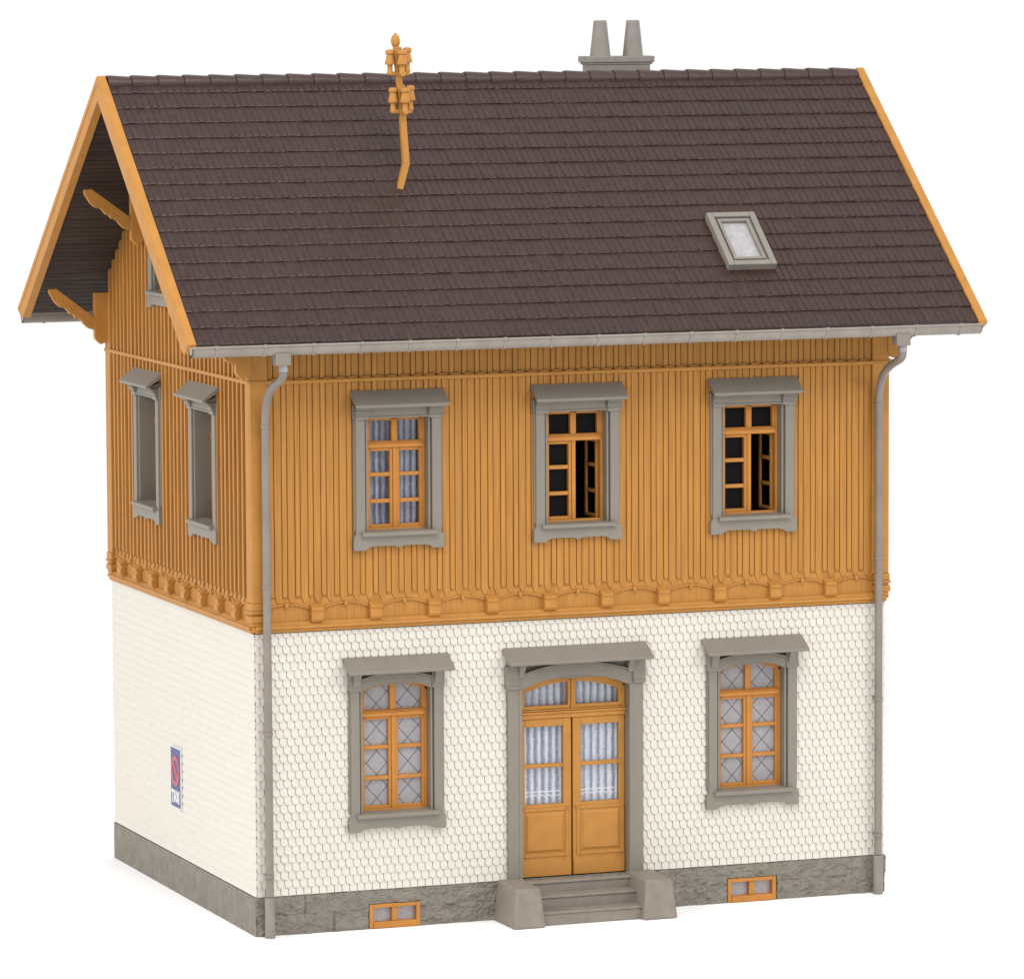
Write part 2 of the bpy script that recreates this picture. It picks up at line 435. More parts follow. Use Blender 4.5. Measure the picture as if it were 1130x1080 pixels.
def sash(T, u0, u1, z0, z1, ws, arch=0, skip_right=False, ztr=None, rows=3):
    """orange window frame: outer frame, transom, two casements with glazing bars"""
    mb = MB(); c = (u0 + u1) / 2; st = .07
    top = (lambda u: z1 + arch * (1 - ((u - c) / ((u1 - u0) / 2)) ** 2)) if arch else (lambda u: z1)
    zt = ztr or z0 + (z1 - z0) * .735
    wf, wb = ws, ws - .09
    mb.box(T, u0, u0 + .035, wb, wf, z0, z1); mb.box(T, u1 - .035, u1, wb, wf, z0, z1)
    mb.box(T, u0 + .035, u1 - .035, wb, wf, z0, z0 + .035)
    if arch:
        a = arc_pts(u0, u1, z1, arch); mb.prism(T, [(u, z - .05) for u, z in a] + a[::-1], wb, wf)
    else: mb.box(T, u0 + .035, u1 - .035, wb, wf, z1 - .012, z1 + .02)
    mb.box(T, u0 + .03, u1 - .03, wb, wf + .018, zt - .03, zt + .028)
    mb.box(T, u0 + .03, u1 - .03, wb, wf + .032, zt + .030, zt + .046)
    i = .012
    mb.box(T, c - .042, c + .042, wb, wf - i, zt + .04, top(c) - .02)           # fanlight post
    mb.box(T, u0 + .03, u0 + .075, wb, wf - i, zt + .04, z1 - .02); mb.box(T, u1 - .075, u1 - .03, wb, wf - i, zt + .04, z1 - .02)
    mb.box(T, u0 + .07, c - .04, wb, wf - i - .003, zt + .03, zt + .06); mb.box(T, c + .04, u1 - .07, wb, wf - i - .003, zt + .03, zt + .06)
    if not arch:
        mb.box(T, u0 + .07, c - .04, wb, wf - i - .003, z1 - .04, z1 + .01); mb.box(T, c + .04, u1 - .07, wb, wf - i - .003, z1 - .04, z1 + .01)
    mb.box(T, c - .028, c + .028, wb, wf + .004, z0 + .03, zt - .028)             # meeting stile
    for side in (0, 1):
        a, b = (u0 + .033, c - .026) if side == 0 else (c + .026, u1 - .033)
        if side == 1 and skip_right: continue
        leaf(mb, T, a, b, z0 + .034, zt - .03, wb, wf - i, rows)
    return mb
def leaf(mb, T, a, b, z0, z1, wb, wf, rows):
    s = .042
    mb.box(T, a, a + s, wb, wf, z0, z1); mb.box(T, b - s, b, wb, wf, z0, z1)
    mb.box(T, a + s, b - s, wb, wf, z0, z0 + s); mb.box(T, a + s, b - s, wb, wf, z1 - s, z1)
    for k in range(1, rows):
        z = z0 + (z1 - z0) * k / rows
        mb.box(T, a + s, b - s, wb + .02, wf - .004, z - .026, z + .026)

def window(T, c, kind, glazing, hw=.62, zb=5.04, open_right=False, hood=True, name_side='front'):
    """grey surround with hood, sill, sash, panes and curtain"""
    fr = MB(); j = .088 if kind != 'low' else .085
    if kind == 'up': oz0, oz1, ow, arch, zs = 5.27, 6.765, .42, 0, 6.765; outw = .595
    elif kind == 'low': oz0, oz1, ow, arch, zs = 1.54, 3.18, .475, .105, 3.18; outw = .645
    else: oz0, oz1, ow, arch, zs = 8.25, 9.35, .93, 0, 9.35; outw = 1.13
    wf = .085
    dz = oz0 - 5.27
    # jambs (stepped) and reveals
    for s in (-1, 1):
        a, b = sorted((c + s * ow, c + s * outw)); dp = -.12 if T is TF else -.24
        a, b = sorted((c + s * (ow + .045), c + s * outw)); fr.box(T, a, b, dp, wf, oz0 - .06, oz1 + .02)
        a, b = sorted((c + s * ow, c + s * (ow + .030))); fr.box(T, a, b, dp, wf - .028, oz0 - .06, oz1 + .02)
        a, b = sorted((c + s * (ow + .02), c + s * (ow + .05))); fr.box(T, a, b, dp + .002, wf - .055, oz0 - .06, oz1 + .02)
        a, b = sorted((c + s * (outw - .022), c + s * (outw + .022)))
        fr.box(T, a, b, 0, wf - .03, oz0 + .02, oz1 + .0)
    if arch:
        ai = arc_pts(c - ow, c + ow, zs, arch); ao = arc_pts(c - outw, c + outw, zs + .085, arch * 1.25)
        fr.prism(T, ai + [(c + ow, zs + .02)] * 0 + ao[::-1], -.12, wf - .004)
        ao2 = [(u, z + .028) for u, z in ao]
        fr.prism(T, ao + ao2[::-1], 0, wf + .02)
        fr.box(T, c - outw, c + outw, -.01, .022, zs + .06, zs + .38)       # spandrel
        for s in (-1, 1):                                                    # corbels carrying the hood
            a, b = sorted((c + s * (outw - .155), c + s * (outw + .02)))
            fr.box(T, a, b, 0, wf + .015, zs + .0, zs + .27)
            a, b = sorted((c + s * (outw - .13), c + s * (outw - .03)))
            fr.prism(lambda u, w, z: T(w, u, z), [(0, zs + .06), (wf + .03, zs + .06), (wf + .05, zs + .13), (.20, zs + .26), (0, zs + .26)], a, b)
        hz1, hz0 = 3.625, 3.455
    elif kind == 'up':
        fr.box(T, c - outw + .003, c + outw - .003, -.12, wf + .004, oz1 + .005, oz1 + .16)
        fr.box(T, c - ow, c + ow, .02, wf + .018, oz1 + .005, oz1 + .03)
        for s in (-1, 1):
            a, b = sorted((c + s * (outw - .19), c + s * (outw + .02)))
            for (w1, z0, z1) in ((.11, .0, .05), (.125, .05, .075), (.14, .075, .11), (.155, .11, .135), (.18, .135, .165)):
                fr.box(T, a + .012 * (z0 < .05), b - .012 * (z0 < .05), 0, w1, oz1 - .01 + z0, oz1 - .01 + z1)
            a, b = sorted((c + s * (outw - .03), c + s * (outw + .035)))
            fr.box(T, a, b, 0, .07, oz1 - .0, oz1 + .18)
        hz1, hz0 = 7.135, 6.955
    else:
        fr.box(T, c - outw, c + outw, -.12, wf, oz1, oz1 + .12)
        fr.box(T, c - .07, c + .07, -.12, wf - .02, oz0, oz1)
        hz1, hz0 = 9.64, 9.47
    # apron under the sill
    az = oz0 - .235; aw = outw + .035
    pts = [(-aw, az), (-aw + .16, az), (-aw + .20, az + .03), (-aw + .26, az + .05), (-.06, az + .05), (-.03, az + .028), (.03, az + .028), (.06, az + .05),
           (aw - .26, az + .05), (aw - .20, az + .03), (aw - .16, az), (aw, az), (aw, oz0 - .07), (aw - .035, oz0 - .02), (-aw + .035, oz0 - .02), (-aw, oz0 - .07)]
    fr.prism(T, [(c + u, z) for u, z in pts], 0, wf + .012)
    win = fr.build('window', M['grey'], house, bevel=.010)
    sl = MB()
    sl.prism(lambda u, w, z: T(w, u, z), [(-.12, oz0 - .05), (.15, oz0 - .05), (.155, oz0 - .008), (.14, oz0 + .004), (-.12, oz0 + .025)], c - outw + .07, c + outw - .07)
    sl.build('sill', M['grey'], win, bevel=.008)
    if hood:
        h = MB(); hh = outw + (.055 if kind == 'up' else .09); ext = .27 if kind != 'low' else .32
        h.prism(lambda u, w, z: T(w, u, z), [(0, hz1 - .05), (ext - .01, hz0 - .035), (ext, hz0), (ext - .012, hz0 + .012), (.05, hz1), (0, hz1 + .004)], c - hh, c + hh)
        if kind == 'up':
            h.prism(lambda u, w, z: T(w, u, z), [(.03, hz0 - .06), (.20, hz0 - .045), (.20, hz0 - .015), (.03, hz0 + .05)], c - hh + .07, c + hh - .07)
        h.build('hood', M['grey'], win, bevel=.008)
    # sash
    ws = -.075 if T is TF else -.18
    sm = sash(T, c - ow, c + ow, oz0 + .01, zs if arch else oz1, ws, arch, skip_right=open_right, ztr=(oz0 + 1.125 if kind == 'up' else oz0 + 1.30 if kind == 'low' else None))
    so = sm.build('sash', M['sash'], win, bevel=.006, seg=1)
    pm = MB()
    zt = oz0 + 1.125
    if open_right:
        pm.box(T, c - ow + .02, c, ws - .085, ws - .08, oz0 + .02, oz1); pm.box(T, c, c + ow - .02, ws - .085, ws - .08, zt, oz1)
    elif arch:
        a = arc_pts(c - ow + .02, c + ow - .02, zs - .02, arch)
        pm.prism(T, [(c - ow + .02, oz0 + .02), (c + ow - .02, oz0 + .02)] + a[::-1], ws - .070, ws - .06)
    else: pm.box(T, c - ow + .02, c + ow - .02, ws - .085, ws - .08, oz0 + .02, oz1 - .01)
    pm.build('pane', M[glazing], win)
    if glazing == 'clear':
        wavy(T, c - ow + .01, c + ow - .01, oz0 + .02, oz1, ws - .135, .014, .10).build('curtain', M['curtain_dark'], win, fix=False)
    if open_right:                                     # right casement swung into the room
        k = MB(); ang = math.radians(85); hx = c + ow - .04
        def TO(u, w, z):
            q = u - hx
            return T(hx + q * math.cos(ang) - (w - ws + .1) * math.sin(ang) * .0 + 0, ws - .10 + q * math.sin(ang) + w * .0 + 0, z) + (T(1, 0, 0) - T(0, 0, 0)) * (-(w + .02) * math.sin(ang)) + (T(0, 1, 0) - T(0, 0, 0)) * ((w + .02) * math.cos(ang))
        leaf(k, TO, c + .03, hx, oz0 + .045, zt - .03, -.03, .0, 3)
        k.build('casement', M['sash'], win, bevel=.005, seg=1)
    return win
for i, c in enumerate((1.977, 4.50, 7.043)):
    o = window(TF, c, 'up', 'clear' if i == 0 else 'darkglass', open_right=(i > 0))
    o['label'] = ['grey framed upper window with drawn patterned curtain', 'grey framed upper window with right casement open onto black room, above the door', 'grey framed upper window with right casement open, nearest the right downpipe'][i]
for i, c in enumerate((1.93, 7.03)):
    o = window(TF, c, 'low', 'leaded')
for c in (2.0, 4.62): window(TL, lu(c), 'up', 'darkglass')
window(TL, lu(3.3), 'gable', 'darkglass', hood=True)

# ------------------------------------------------------------------ doorway
def doorway():
    T = TF; c = 4.46; ow, outw = .765, .97; zs, rise = 3.075, .165; wf = .085
    fr = MB()
    for s in (-1, 1):
        a, b = sorted((c + s * ow, c + s * outw))
        fr.box(T, a, b, -.13, wf, ZP + .006, zs + .05)
        a, b = sorted((c + s * (ow + .006), c + s * (ow + .05))); fr.box(T, a, b, 0, wf + .012, ZP + .01, zs + .02)
        a, b = sorted((c + s * (outw - .15), c + s * (outw + .03))); fr.box(T, a, b, 0, wf + .022, zs + .05, zs + .33)
        a, b = sorted((c + s * (outw - .15), c + s * (outw + .03))); fr.box(T, a, b, 0, wf + .035, zs + .02, zs + .06)
        a, b = sorted((c + s * (outw - .23), c + s * (outw - .15)))
        fr.prism(lambda u, w, z: T(w, u, z), [(0, zs + .17), (wf + .02, zs + .17), (wf + .04, zs + .23), (.16, zs + .28), (.22, zs + .40), (0, zs + .40)], a, b)
    ai = arc_pts(c - ow, c + ow, zs, rise, 20); ao = arc_pts(c - outw + .02, c + outw - .02, zs + .13, rise * 1.18, 20)
    fr.prism(T, ai + ao[::-1], -.13, wf - .005)
    ao2 = [(u, z + .022) for u, z in ao]
    fr.prism(T, ao + ao2[::-1], 0, wf + .025)
    fr.box(T, c - outw + .02, c + outw - .02, -.01, .024, zs + .12, zs + .50)
    d = fr.build('door_frame', M['grey'], house, bevel=.010)
    h = MB(); hh = outw + .055
    h.prism(lambda u, w, z: T(w, u, z), [(0, 3.58), (.33, 3.43), (.345, 3.465), (.33, 3.478), (.05, 3.64), (0, 3.645)], c - hh, c + hh)
    h.build('hood', M['grey'], d, bevel=.008)
    # transom light
    ws = -.06; zt = 2.70
    tr = MB()
    tr.box(T, c - ow, c + ow, ws - .10, ws + .012, zt - .045, zt + .02); tr.box(T, c - ow, c + ow, ws - .1, ws + .035, zt + .02, zt + .05); tr.box(T, c - ow, c + ow, ws - .1, ws + .02, zt + .055, zt + .075)
    a = arc_pts(c - ow, c + ow, zs, rise, 20)
    tr.prism(T, [(u, z - .045) for u, z in a] + a[::-1], ws - .1, ws)
    for s in (-1, 1):
        x0, x1 = sorted((c + s * .05, c + s * (ow - .047)))
        f = lambda u: zs + rise * (1 - ((u - c) / ow) ** 2)
        q0, q1 = sorted((c + s * (ow - .045), c + s * (ow - .003))); tr.box(T, q0, q1, ws - .1, ws, zt + .07, zs)
        q0, q1 = sorted((c + s * .012, c + s * .055)); tr.box(T, q0, q1, ws - .1, ws - .012, zt + .07, f(c) - .02)
        inner = [(x0 + (x1 - x0) * t / 8) for t in range(9)]
        tr.prism(T, [(u, f(u) - .10) for u in inner] + [(u, f(u) - .02) for u in inner[::-1]], ws - .1, ws - .012)
        tr.box(T, x0, x1, ws - .1, ws - .015, zt + .074, zt + .125)
        q0, q1 = sorted((c + s * (ow - .09), c + s * (ow - .04))); tr.box(T, q0, q1, ws - .1, ws - .009, zt + .08, zs + .03)
    tr.box(T, c - .014, c + .014, ws - .1, ws + .012, zt + .07, zs + rise - .01)
    to = tr.build('transom_window', M['ochre'], house, bevel=.006, seg=1)
    p = MB(); p.box(T, c - ow + .03, c + ow - .03, ws - .125, ws - .12, zt, zs + .07); p.build('pane', M['clear'], to)
    wavy(T, c - ow + .03, c + ow - .03, zt, zs + rise, ws - .15, .012, .105).build('curtain', M['curtain'], to, fix=False)
    # leaves
    for s in (-1, 1):
        a, b = sorted((c + s * .012, c + s * (ow - .006)))
        z0, z1 = ZP + .012, zt - .047
        gi, go = (.115, .085)                              # stile widths: meeting side / jamb side
        g0, g1 = (a + go, b - gi) if s < 0 else (a + gi, b - go)
        gz0, gz1 = 1.50, z1 - .105
        l = MB()
        l.box(T, a, g0, ws - .07, ws - .01, z0, z1); l.box(T, g1, b, ws - .07, ws - .01, z0, z1)
        l.box(T, g0, g1, ws - .07, ws - .01, gz1, z1); l.box(T, g0, g1, ws - .07, ws - .01, z0, gz0)
        l.box(T, g0, g1, ws - .06, ws - .022, 1.99, 2.045)
        l.box(T, a + .005, b - .005, ws - .02, ws + .004, z0, z0 + .215)      # kick board
        # sunk surround and raised panel
        lo = l.build('door', M['ochre'], house, bevel=.006, seg=1)
        pa = MB(); pz0, pz1 = .83, 1.405
        m = .045; p0, p1 = g0 - .025, g1 + .025
        for (x0, x1, y0, y1) in ((p0 - m, p0, pz0 - m, pz1 + m), (p1, p1 + m, pz0 - m, pz1 + m), (p0, p1, pz0 - m, pz0), (p0, p1, pz1, pz1 + m)):
            pa.box(T, x0, x1, ws - .03, ws + .004, y0, y1)
        e = .055
        pa.hexa([T(p0 + .012, ws - .012, pz0 + .012), T(p1 - .012, ws - .012, pz0 + .012), T(p1 - .012, ws - .012, pz1 - .012), T(p0 + .012, ws - .012, pz1 - .012),
                 T(p0 + e, ws + .014, pz0 + e), T(p1 - e, ws + .014, pz0 + e), T(p1 - e, ws + .014, pz1 - e), T(p0 + e, ws + .014, pz1 - e)])
        pa.build('panel', M['ochre'], lo, bevel=.006, seg=1)
        k = MB(); ku = (b - .05) if s < 0 else (a + .05)
        k.lathe(T(ku, ws + .004, 1.435), [(.0, -.02), (.016, -.014), (.02, 0), (.016, .014), (.0, .02)], 10); k.build('handle', M['ochre'], lo, smooth=True)
        g = MB(); g.box(T, g0 - .01, g1 + .01, ws - .062, ws - .057, gz0 - .01, gz1 + .01); g.build('pane', M['clear'], lo)
        wavy(T, g0 - .012, g1 + .012, gz0 - .01, gz1 + .01, ws - .10, .012, .105).build('curtain', M['lace'], lo, fix=False)
    # steps
    st = MB()
    for k, (w1, zt_) in enumerate(((.70, .187), (.45, .355), (.20, .508))):
        z0 = (0, .187, .355)[k]
        st.box(T, 3.70, 5.22, .03 + .001 * k, w1, z0 - (.0 if k == 0 else .02), zt_ - .035)
        st.box(T, 3.70, 5.22, .03 + .001 * k, w1 + .018, zt_ - .035, zt_)
    so = st.build('doorstep', M['step'], house, bevel=.010)
    for (b0, b1, t0, t1) in ((3.285, 3.735, 3.345, 3.69), (5.135, 5.625, 5.195, 5.575)):
        q = MB(); zt_ = .545
        q.hexa([T(b0, .03, 0), T(b1, .03, 0), T(b1, .83, 0), T(b0, .83, 0), T(t0, .03, zt_), T(t1, .03, zt_), T(t1, .75, zt_ - .02), T(t0, .75, zt_ - .02)])
        q.build('cheek_block', M['step'], so, bevel=.03, seg=3)
doorway()

# interior: dark card lining and floor between storeys so light does not wander through
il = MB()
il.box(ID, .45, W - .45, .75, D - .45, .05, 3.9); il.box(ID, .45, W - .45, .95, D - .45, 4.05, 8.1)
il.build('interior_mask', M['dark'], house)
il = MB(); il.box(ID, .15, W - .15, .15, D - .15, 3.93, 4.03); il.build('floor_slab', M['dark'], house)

# ------------------------------------------------------------------ roof
BT = .118                                              # bargeboard thickness along the ridge
def tiles(mb, R, length, x0, x1, seed):
    rnd = random.Random(seed)
    rows = 17; rp = length / rows; n = 113; tw = (x1 - x0) / n
    for r in range(rows):
        s0 = r * rp
        for i in range(n):
            a = x0 + i * tw; b = a + tw - .0002
            js = rnd.uniform(-.006, .006); jh = rnd.uniform(-.003, .003)
            sb = s0 + js; se = min(s0 + rp * 1.12, length)
            hb, he = .0 + jh, -.023
            lip = .017 + rnd.uniform(-.007, .006)
            # plate with rounded lower lip
            P = []
            for (s, h) in ((sb, hb - .028), (sb, hb - lip * .5), (sb + lip, hb), (se, he)):
                P += [R(a, s, h), R(b, s, h)]
            mb.add(P + [R(a, se, he - .02), R(b, se, he - .02)], [(0, 1, 3, 2), (2, 3, 5, 4), (4, 5, 7, 6), (0, 2, 4, 6, 8), (1, 9, 7, 5, 3)])
            # interlocking rib
            ra = a + rnd.uniform(-.001, .001); rh = .011 + rnd.uniform(-.006, .004); rw = rh * 1.2
            s1 = sb + .008; s2 = se
            P = [R(ra, s1, hb - .004), R(ra + rw, s1, hb + rh), R(ra + rw + .008, s1, hb + rh), R(ra + rw + .010, s1, hb - .004), R(ra, s2, he - .004), R(ra + rw, s2, he + rh), R(ra + rw + .008, s2, he + rh), R(ra + rw + .010, s2, he - .004)]
            mb.add(P, [(0, 1, 5, 4), (1, 2, 6, 5), (2, 3, 7, 6), (0, 3, 2, 1)])
tm = MB()
tiles(tm, RF, lf, XL + BT, XR - BT, 11)
tiles(tm, RB, lb, XL + BT, XR - BT, 12)
roof = tm.build('roof', M['tile'], house, fix=False)
sf = MB()
for R, L in ((RF, lf), (RB, lb)):
    x0, x1 = XL + BT - .003, XR - BT + .003
    sf.hexa([R(x0, .09, UNDER), R(x1, .09, UNDER), R(x1, L - .10, UNDER), R(x0, L - .10, UNDER), R(x0, .02, -.045), R(x1, .02, -.045), R(x1, L, -.045), R(x0, L, -.045)])
    for k in range(52):                                 # plank joints on the underside
        s = .10 + k * (L - .25) / 52
        sf.hexa([R(x0, s, UNDER - .007), R(x1, s, UNDER - .007), R(x1, s + .085, UNDER - .003), R(x0, s + .085, UNDER - .003), R(x0, s, UNDER + .01), R(x1, s, UNDER + .01), R(x1, s + .085, UNDER + .01), R(x0, s + .085, UNDER + .01)])
sf.build('soffit', M['soffit'], roof)
# bargeboards: one per gable end (both slopes of a gable are one moulding)
for x0, x1 in ((XL, XL + BT), (XR - BT, XR)):
    b = MB()
    for R, L in ((RF, lf), (RB, lb)):
        ht, hb = .022, -.235
        # cut plumb at the apex
        ya = YR
        def pt(s, h): return R(0, s, h)
        def apex(h):                                     # point on offset line at y = YR
            p = R(0, 0, h); d = (df if R is RF else db); t = (YR - p.y) / d.y; return p + d * t
        lo = [pt(-.02, ht), pt(-.045, ht - .04), pt(.02, hb + .05), pt(.09, hb)]
        hi = [apex(hb), apex(ht)]
        prof = [(p.y, p.z) for p in lo + hi]
        b.prism(lambda y, x, z: V((x, y, z)), prof, x0, x1)
        # thin trim strip on the outer face
        xs0, xs1 = (x0 - .012, x0 + .01) if x0 < 0 else (x1 - .01, x1 + .012)
        lo = [pt(-.03, ht - .012), pt(.0, ht - .085)]; hi = [apex(ht - .085), apex(ht - .012)]
        b.prism(lambda y, x, z: V((x, y, z)), [(p.y, p.z) for p in lo + hi], xs0, xs1)
    b.build('bargeboard', M['ochre'], roof, bevel=.008)
# ridge caps
rg = MB(); n = 30; x0, x1 = XL + BT + .01, XR - BT - .01; rl = (x1 - x0) / n
for i in range(n):
    a = x0 + i * rl - (.03 if i else 0); b = x0 + (i + 1) * rl
    rows = []
    for (x, r) in ((a, .098), (a, .112), (a + .03, .118), (b, .092)):
        rows.append([V((x, YR + r * 1.15 * math.cos(t), ZR - .075 + r * .92 * math.sin(t))) for t in [math.radians(-25 + 230 * k / 12) for k in range(13)]])
    m = 13
    rg.add([p for q in rows for p in q], [(j * m + k, j * m + k + 1, (j + 1) * m + k + 1, (j + 1) * m + k) for j in range(3) for k in range(12)])
rg.build('ridge_cap', M['ridge'], roof, smooth=True)
# skylight
sk = MB()
def ring(R, x0, x1, s0, s1, t, h0, h1):
    for (a, b, c, d) in ((x0, x0 + t, s0, s1), (x1 - t, x1, s0, s1), (x0 + t, x1 - t, s0, s0 + t), (x0 + t, x1 - t, s1 - t, s1)):
        sk.hexa([R(a, c, h0), R(b, c, h0), R(b, d, h0), R(a, d, h0), R(a, c, h1), R(b, c, h1), R(b, d, h1), R(a, d, h1)])
ring(RF, 6.735, 7.44, 1.135, 2.18, .085, -.03, .095)
ring(RF, 6.82, 7.355, 1.22, 2.095, .035, -.03, .055)
ring(RF, 6.855, 7.32, 1.255, 2.06, .045, -.03, .085)
sko = sk.build('skylight', mat('skylight_frame', (.215, .196, .168), .5, .05, (5, 5, 5), .15, (45, 45, 45)), roof, bevel=.010)
g = MB(); g.hexa([RF(6.89, 1.29, .01), RF(7.29, 1.29, .01), RF(7.29, 2.03, .01), RF(6.89, 2.03, .01), RF(6.89, 1.29, .03), RF(7.29, 1.29, .03), RF(7.29, 2.03, .03), RF(6.89, 2.03, .03)])
g.build('skylight_pane', M['sky'], roof)
# chimney
ch = MB()
ch.box(ID, 6.14, 7.05, 3.60, 3.90, 10.55, 11.30)
ch.box(ID, 6.11, 7.08, 3.585, 3.915, 11.285, 11.315)
ch.box(ID, 6.085, 7.105, 3.57, 3.93, 11.315, 11.405)
cho = ch.build('chimney', M['chim'], roof, bevel=.012)
for x in (6.353, 6.847):
    p = MB(); p.lathe((x, 3.75, 11.395), [(.14, 0), (.148, .01), (.146, .03), (.098, .47), (.094, .50), (.088, .508), (.07, .508), (.065, .40)], 24)
    p.build('chimney_pot', M['chim'], roof, smooth=True)

# ---- gutters and downpipes
def gutter(y, sy, x0, x1, dz=0):
    g = MB(); r = .088; zc = 7.825 + dz; n = 12
    for (rr, a, b) in ((r, x0, x1),):
        prof = [(math.cos(math.radians(180 + 180 * k / n)), math.sin(math.radians(180 + 180 * k / n))) for k in range(n + 1)]
        out = [(y + c * rr, zc + s * rr * 1.5) for c, s in prof]; inn = [(y + c * (rr - .018), zc + s * (rr - .018) * 1.5 + .002) for c, s in prof]
        g.prism(lambda yy, x, z: V((x, yy, z)), out + inn[::-1], a, b)
        for (a, b) in ((x0, x0 + .02), (x1 - .02, x1)): g.prism(lambda yy, x, z: V((x, yy, z)), out, a, b)   # stop ends
        g.tube([(x0, y + sy * r, zc), (x1, y + sy * r, zc)], .016, 8)
    k = x0 + .3
    while k < x1:                                        # straps
        out = [(y + c * (r + .008), zc + s * (r + .008) * 1.5) for c, s in prof]; inn = [(y + c * (r - .01), zc + s * (r - .01) * 1.5) for c, s in prof]
        g.prism(lambda yy, x, z: V((x, yy, z)), out + inn[::-1], k, k + .035); g.box(ID, k - .002, k + .037, y + sy * (r - .02), y + sy * (r + .022), zc - .02, zc + .022)
        k += .655
    return g.build('gutter', M['pipe'], house, bevel=.004, seg=1)
gutter(-.885, -1, -1.10, 10.02)
gutter(YB + .10, 1, -1.04, 10.05, -.06)
for x, jog in ((.118, 0), (8.855, 0)):
    d = MB()
    d.box(ID, x - .10, x + .10, -.955, -.80, 7.57, 7.73)
    r = .054; yw = -.165; yo = -.875
    path = [(x + .02, yo, 7.60), (x + .02, yo, 7.44)]
    A = V((x + .02, yo, 7.44)); B = V((x + .02, yo + .05, 7.29)); Cc = V((x, yw, 7.36)); E_ = V((x, yw, 6.75))
    for k in range(1, 15):
        t = k / 14
        path.append(tuple(A * (1 - t) ** 3 + B * 3 * t * (1 - t) ** 2 + Cc * 3 * t * t * (1 - t) + E_ * t ** 3))
    path += [(x, yw, 4.2), (x + .006, yw + .01, .55)]
    d.tube(path, r, 16)
    d.tube([(x + .006, yw + .01, .54), (x + .006, yw + .01, .53), (x + .006, yw + .01, .0)], [.06, .068, .068], 16)
    for z in (6.72, 4.63, 2.7, .82): d.tube([(x, yw, z - .022), (x, yw, z + .022)], r + .008, 16); d.box(ID, x - .02, x + .02, yw, -.01, z - .015, z + .015)
    do = d.build('downpipe', M['drain'], house, smooth=True)
    c = MB(); c.tube([(x + .02, yo, 7.575), (x + .02, yo, 7.48)], .06, 16); c.build('collar', M['metal'], do, smooth=True)

# ---- brackets under the gable overhangs
def bracket(sx, x_wall, yc, zb, zt, ztip):
    b = MB(); t = .05
    X = lambda q: x_wall + sx * q
    T = lambda q, y, z: V((X(q), y, z))
    b.prism(T, [(.03, zb + .09), (.10, zb + .02), (.16, zb), (.235, zb + .07), (.245, zb + .12), (.245, zt), (.03, zt)], yc - t, yc + t)
    z0 = zb + .23                                        # strut foot
    n = 16; lo = []; hi = []
    for k in range(n + 1):
        f = k / n; q = .23 + f * .62; z = z0 + f * (ztip - z0 - .09)
        wob = (.045 * abs(math.sin(f * math.pi * 3)) - (.03 if .44 < f < .52 else 0)) * (1 if 0 < k < n else 0)
        lo.append((q + .02, z - wob - .02)); hi.append((q - .055, z + .095))
    for f0 in (.35, .72):                                # carved lines along the strut
        for yy in (yc - t + .004, yc + t - .010):
            st = [(a[0] + (c[0] - a[0]) * f0, a[1] + (c[1] - a[1]) * f0) for a, c in zip(lo, hi)][2:-1]
            b.prism(T, [(q, z - .010) for q, z in st] + [(q, z + .010) for q, z in st[::-1]], yy, yy + .006)
    lo[-1] = (.90, ztip - .05); hi[-1] = (.80, ztip + .01)
    b.prism(T, lo + [(.90, ztip)] + hi[::-1], yc - t + .008, yc + t - .008)
    b.build('bracket', M['ochre'], house, bevel=.008)
for sx, xw in ((-1, 0.0), (1, W)):
    for yc, zb, zt, ztip in ((6.58, 7.37, 8.10, 8.16), (4.70, 8.86, 9.72, 9.63), (1.745, 8.86, 9.72, 9.63), (-.03, 7.33, 8.05, 8.1)):
        bracket(sx, xw, yc, zb, zt, ztip)

# ------------------------------------------------------------------ roof mast
mast = empty('insulator_mast', (2.566, 1.489, 9.74), 'bent ochre telephone mast with two tiers of insulators standing on the brown tiled roof', 'mast')
pm = MB(); y0 = 1.489
def sq(path, hw, mb):
    rings = []
    for (x, y, z), h in zip(path, hw): rings.append([V((x + a * h, y + b * h, z)) for a, b in ((-1, -1), (1, -1), (1, 1), (-1, 1))])
    mb.add([p for r in rings for p in r], [(0, 3, 2, 1)] + [(i * 4 + k, i * 4 + (k + 1) % 4, i * 4 + 4 + (k + 1) % 4, i * 4 + 4 + k) for i in range(len(rings) - 1) for k in range(4)] + [tuple(range(len(rings) * 4 - 4, len(rings) * 4))])
sq([(2.555, y0 - .02, 9.68), (2.655, y0, 10.03), (2.610, y0, 10.70), (2.524, y0, 11.60)], [.042, .046, .042, .036], pm)
pm.build('pole', M['ochre'], mast, bevel=.010)
f = MB(); f.lathe((2.522, y0, 11.585), [(.02, 0), (.045, .015), (.062, .06), (.06, .11), (.045, .15), (.02, .168), (.015, .185), (0, .19)], 16); f.build('finial', M['ochre'], mast, smooth=True)
for (cx, za, lift) in ((2.606, 10.70, .05), (2.566, 11.205, .05)):
    arm = MB()
    arm.box(ID, cx - .15, cx + .14, y0 - .03, y0 + .03, za, za + .055); arm.box(ID, cx - .028, cx + .035, y0 - .17, y0 - .04, za - .01, za + .05)
    ao = arm.build('cross_arm', M['ochre'], mast, bevel=.014)
    for (dx, dy, dz) in ((-.125, 0, 0), (.12, .0, .045), (.0, -.13, .0), (.035, .14, .06)):
        i_ = MB()
        i_.lathe((cx + dx, y0 + dy, za + .02 + dz * .6), [(.035, -.01), (.042, .0), (.042, .03), (.036, .045), (.036, .125), (.068, .13), (.070, .145), (.050, .235), (.046, .262), (.060, .270), (.063, .295), (.054, .318), (.03, .328), (0, .33)], 14)
        i_.build('insulator', M['ochre'], mast, smooth=True)

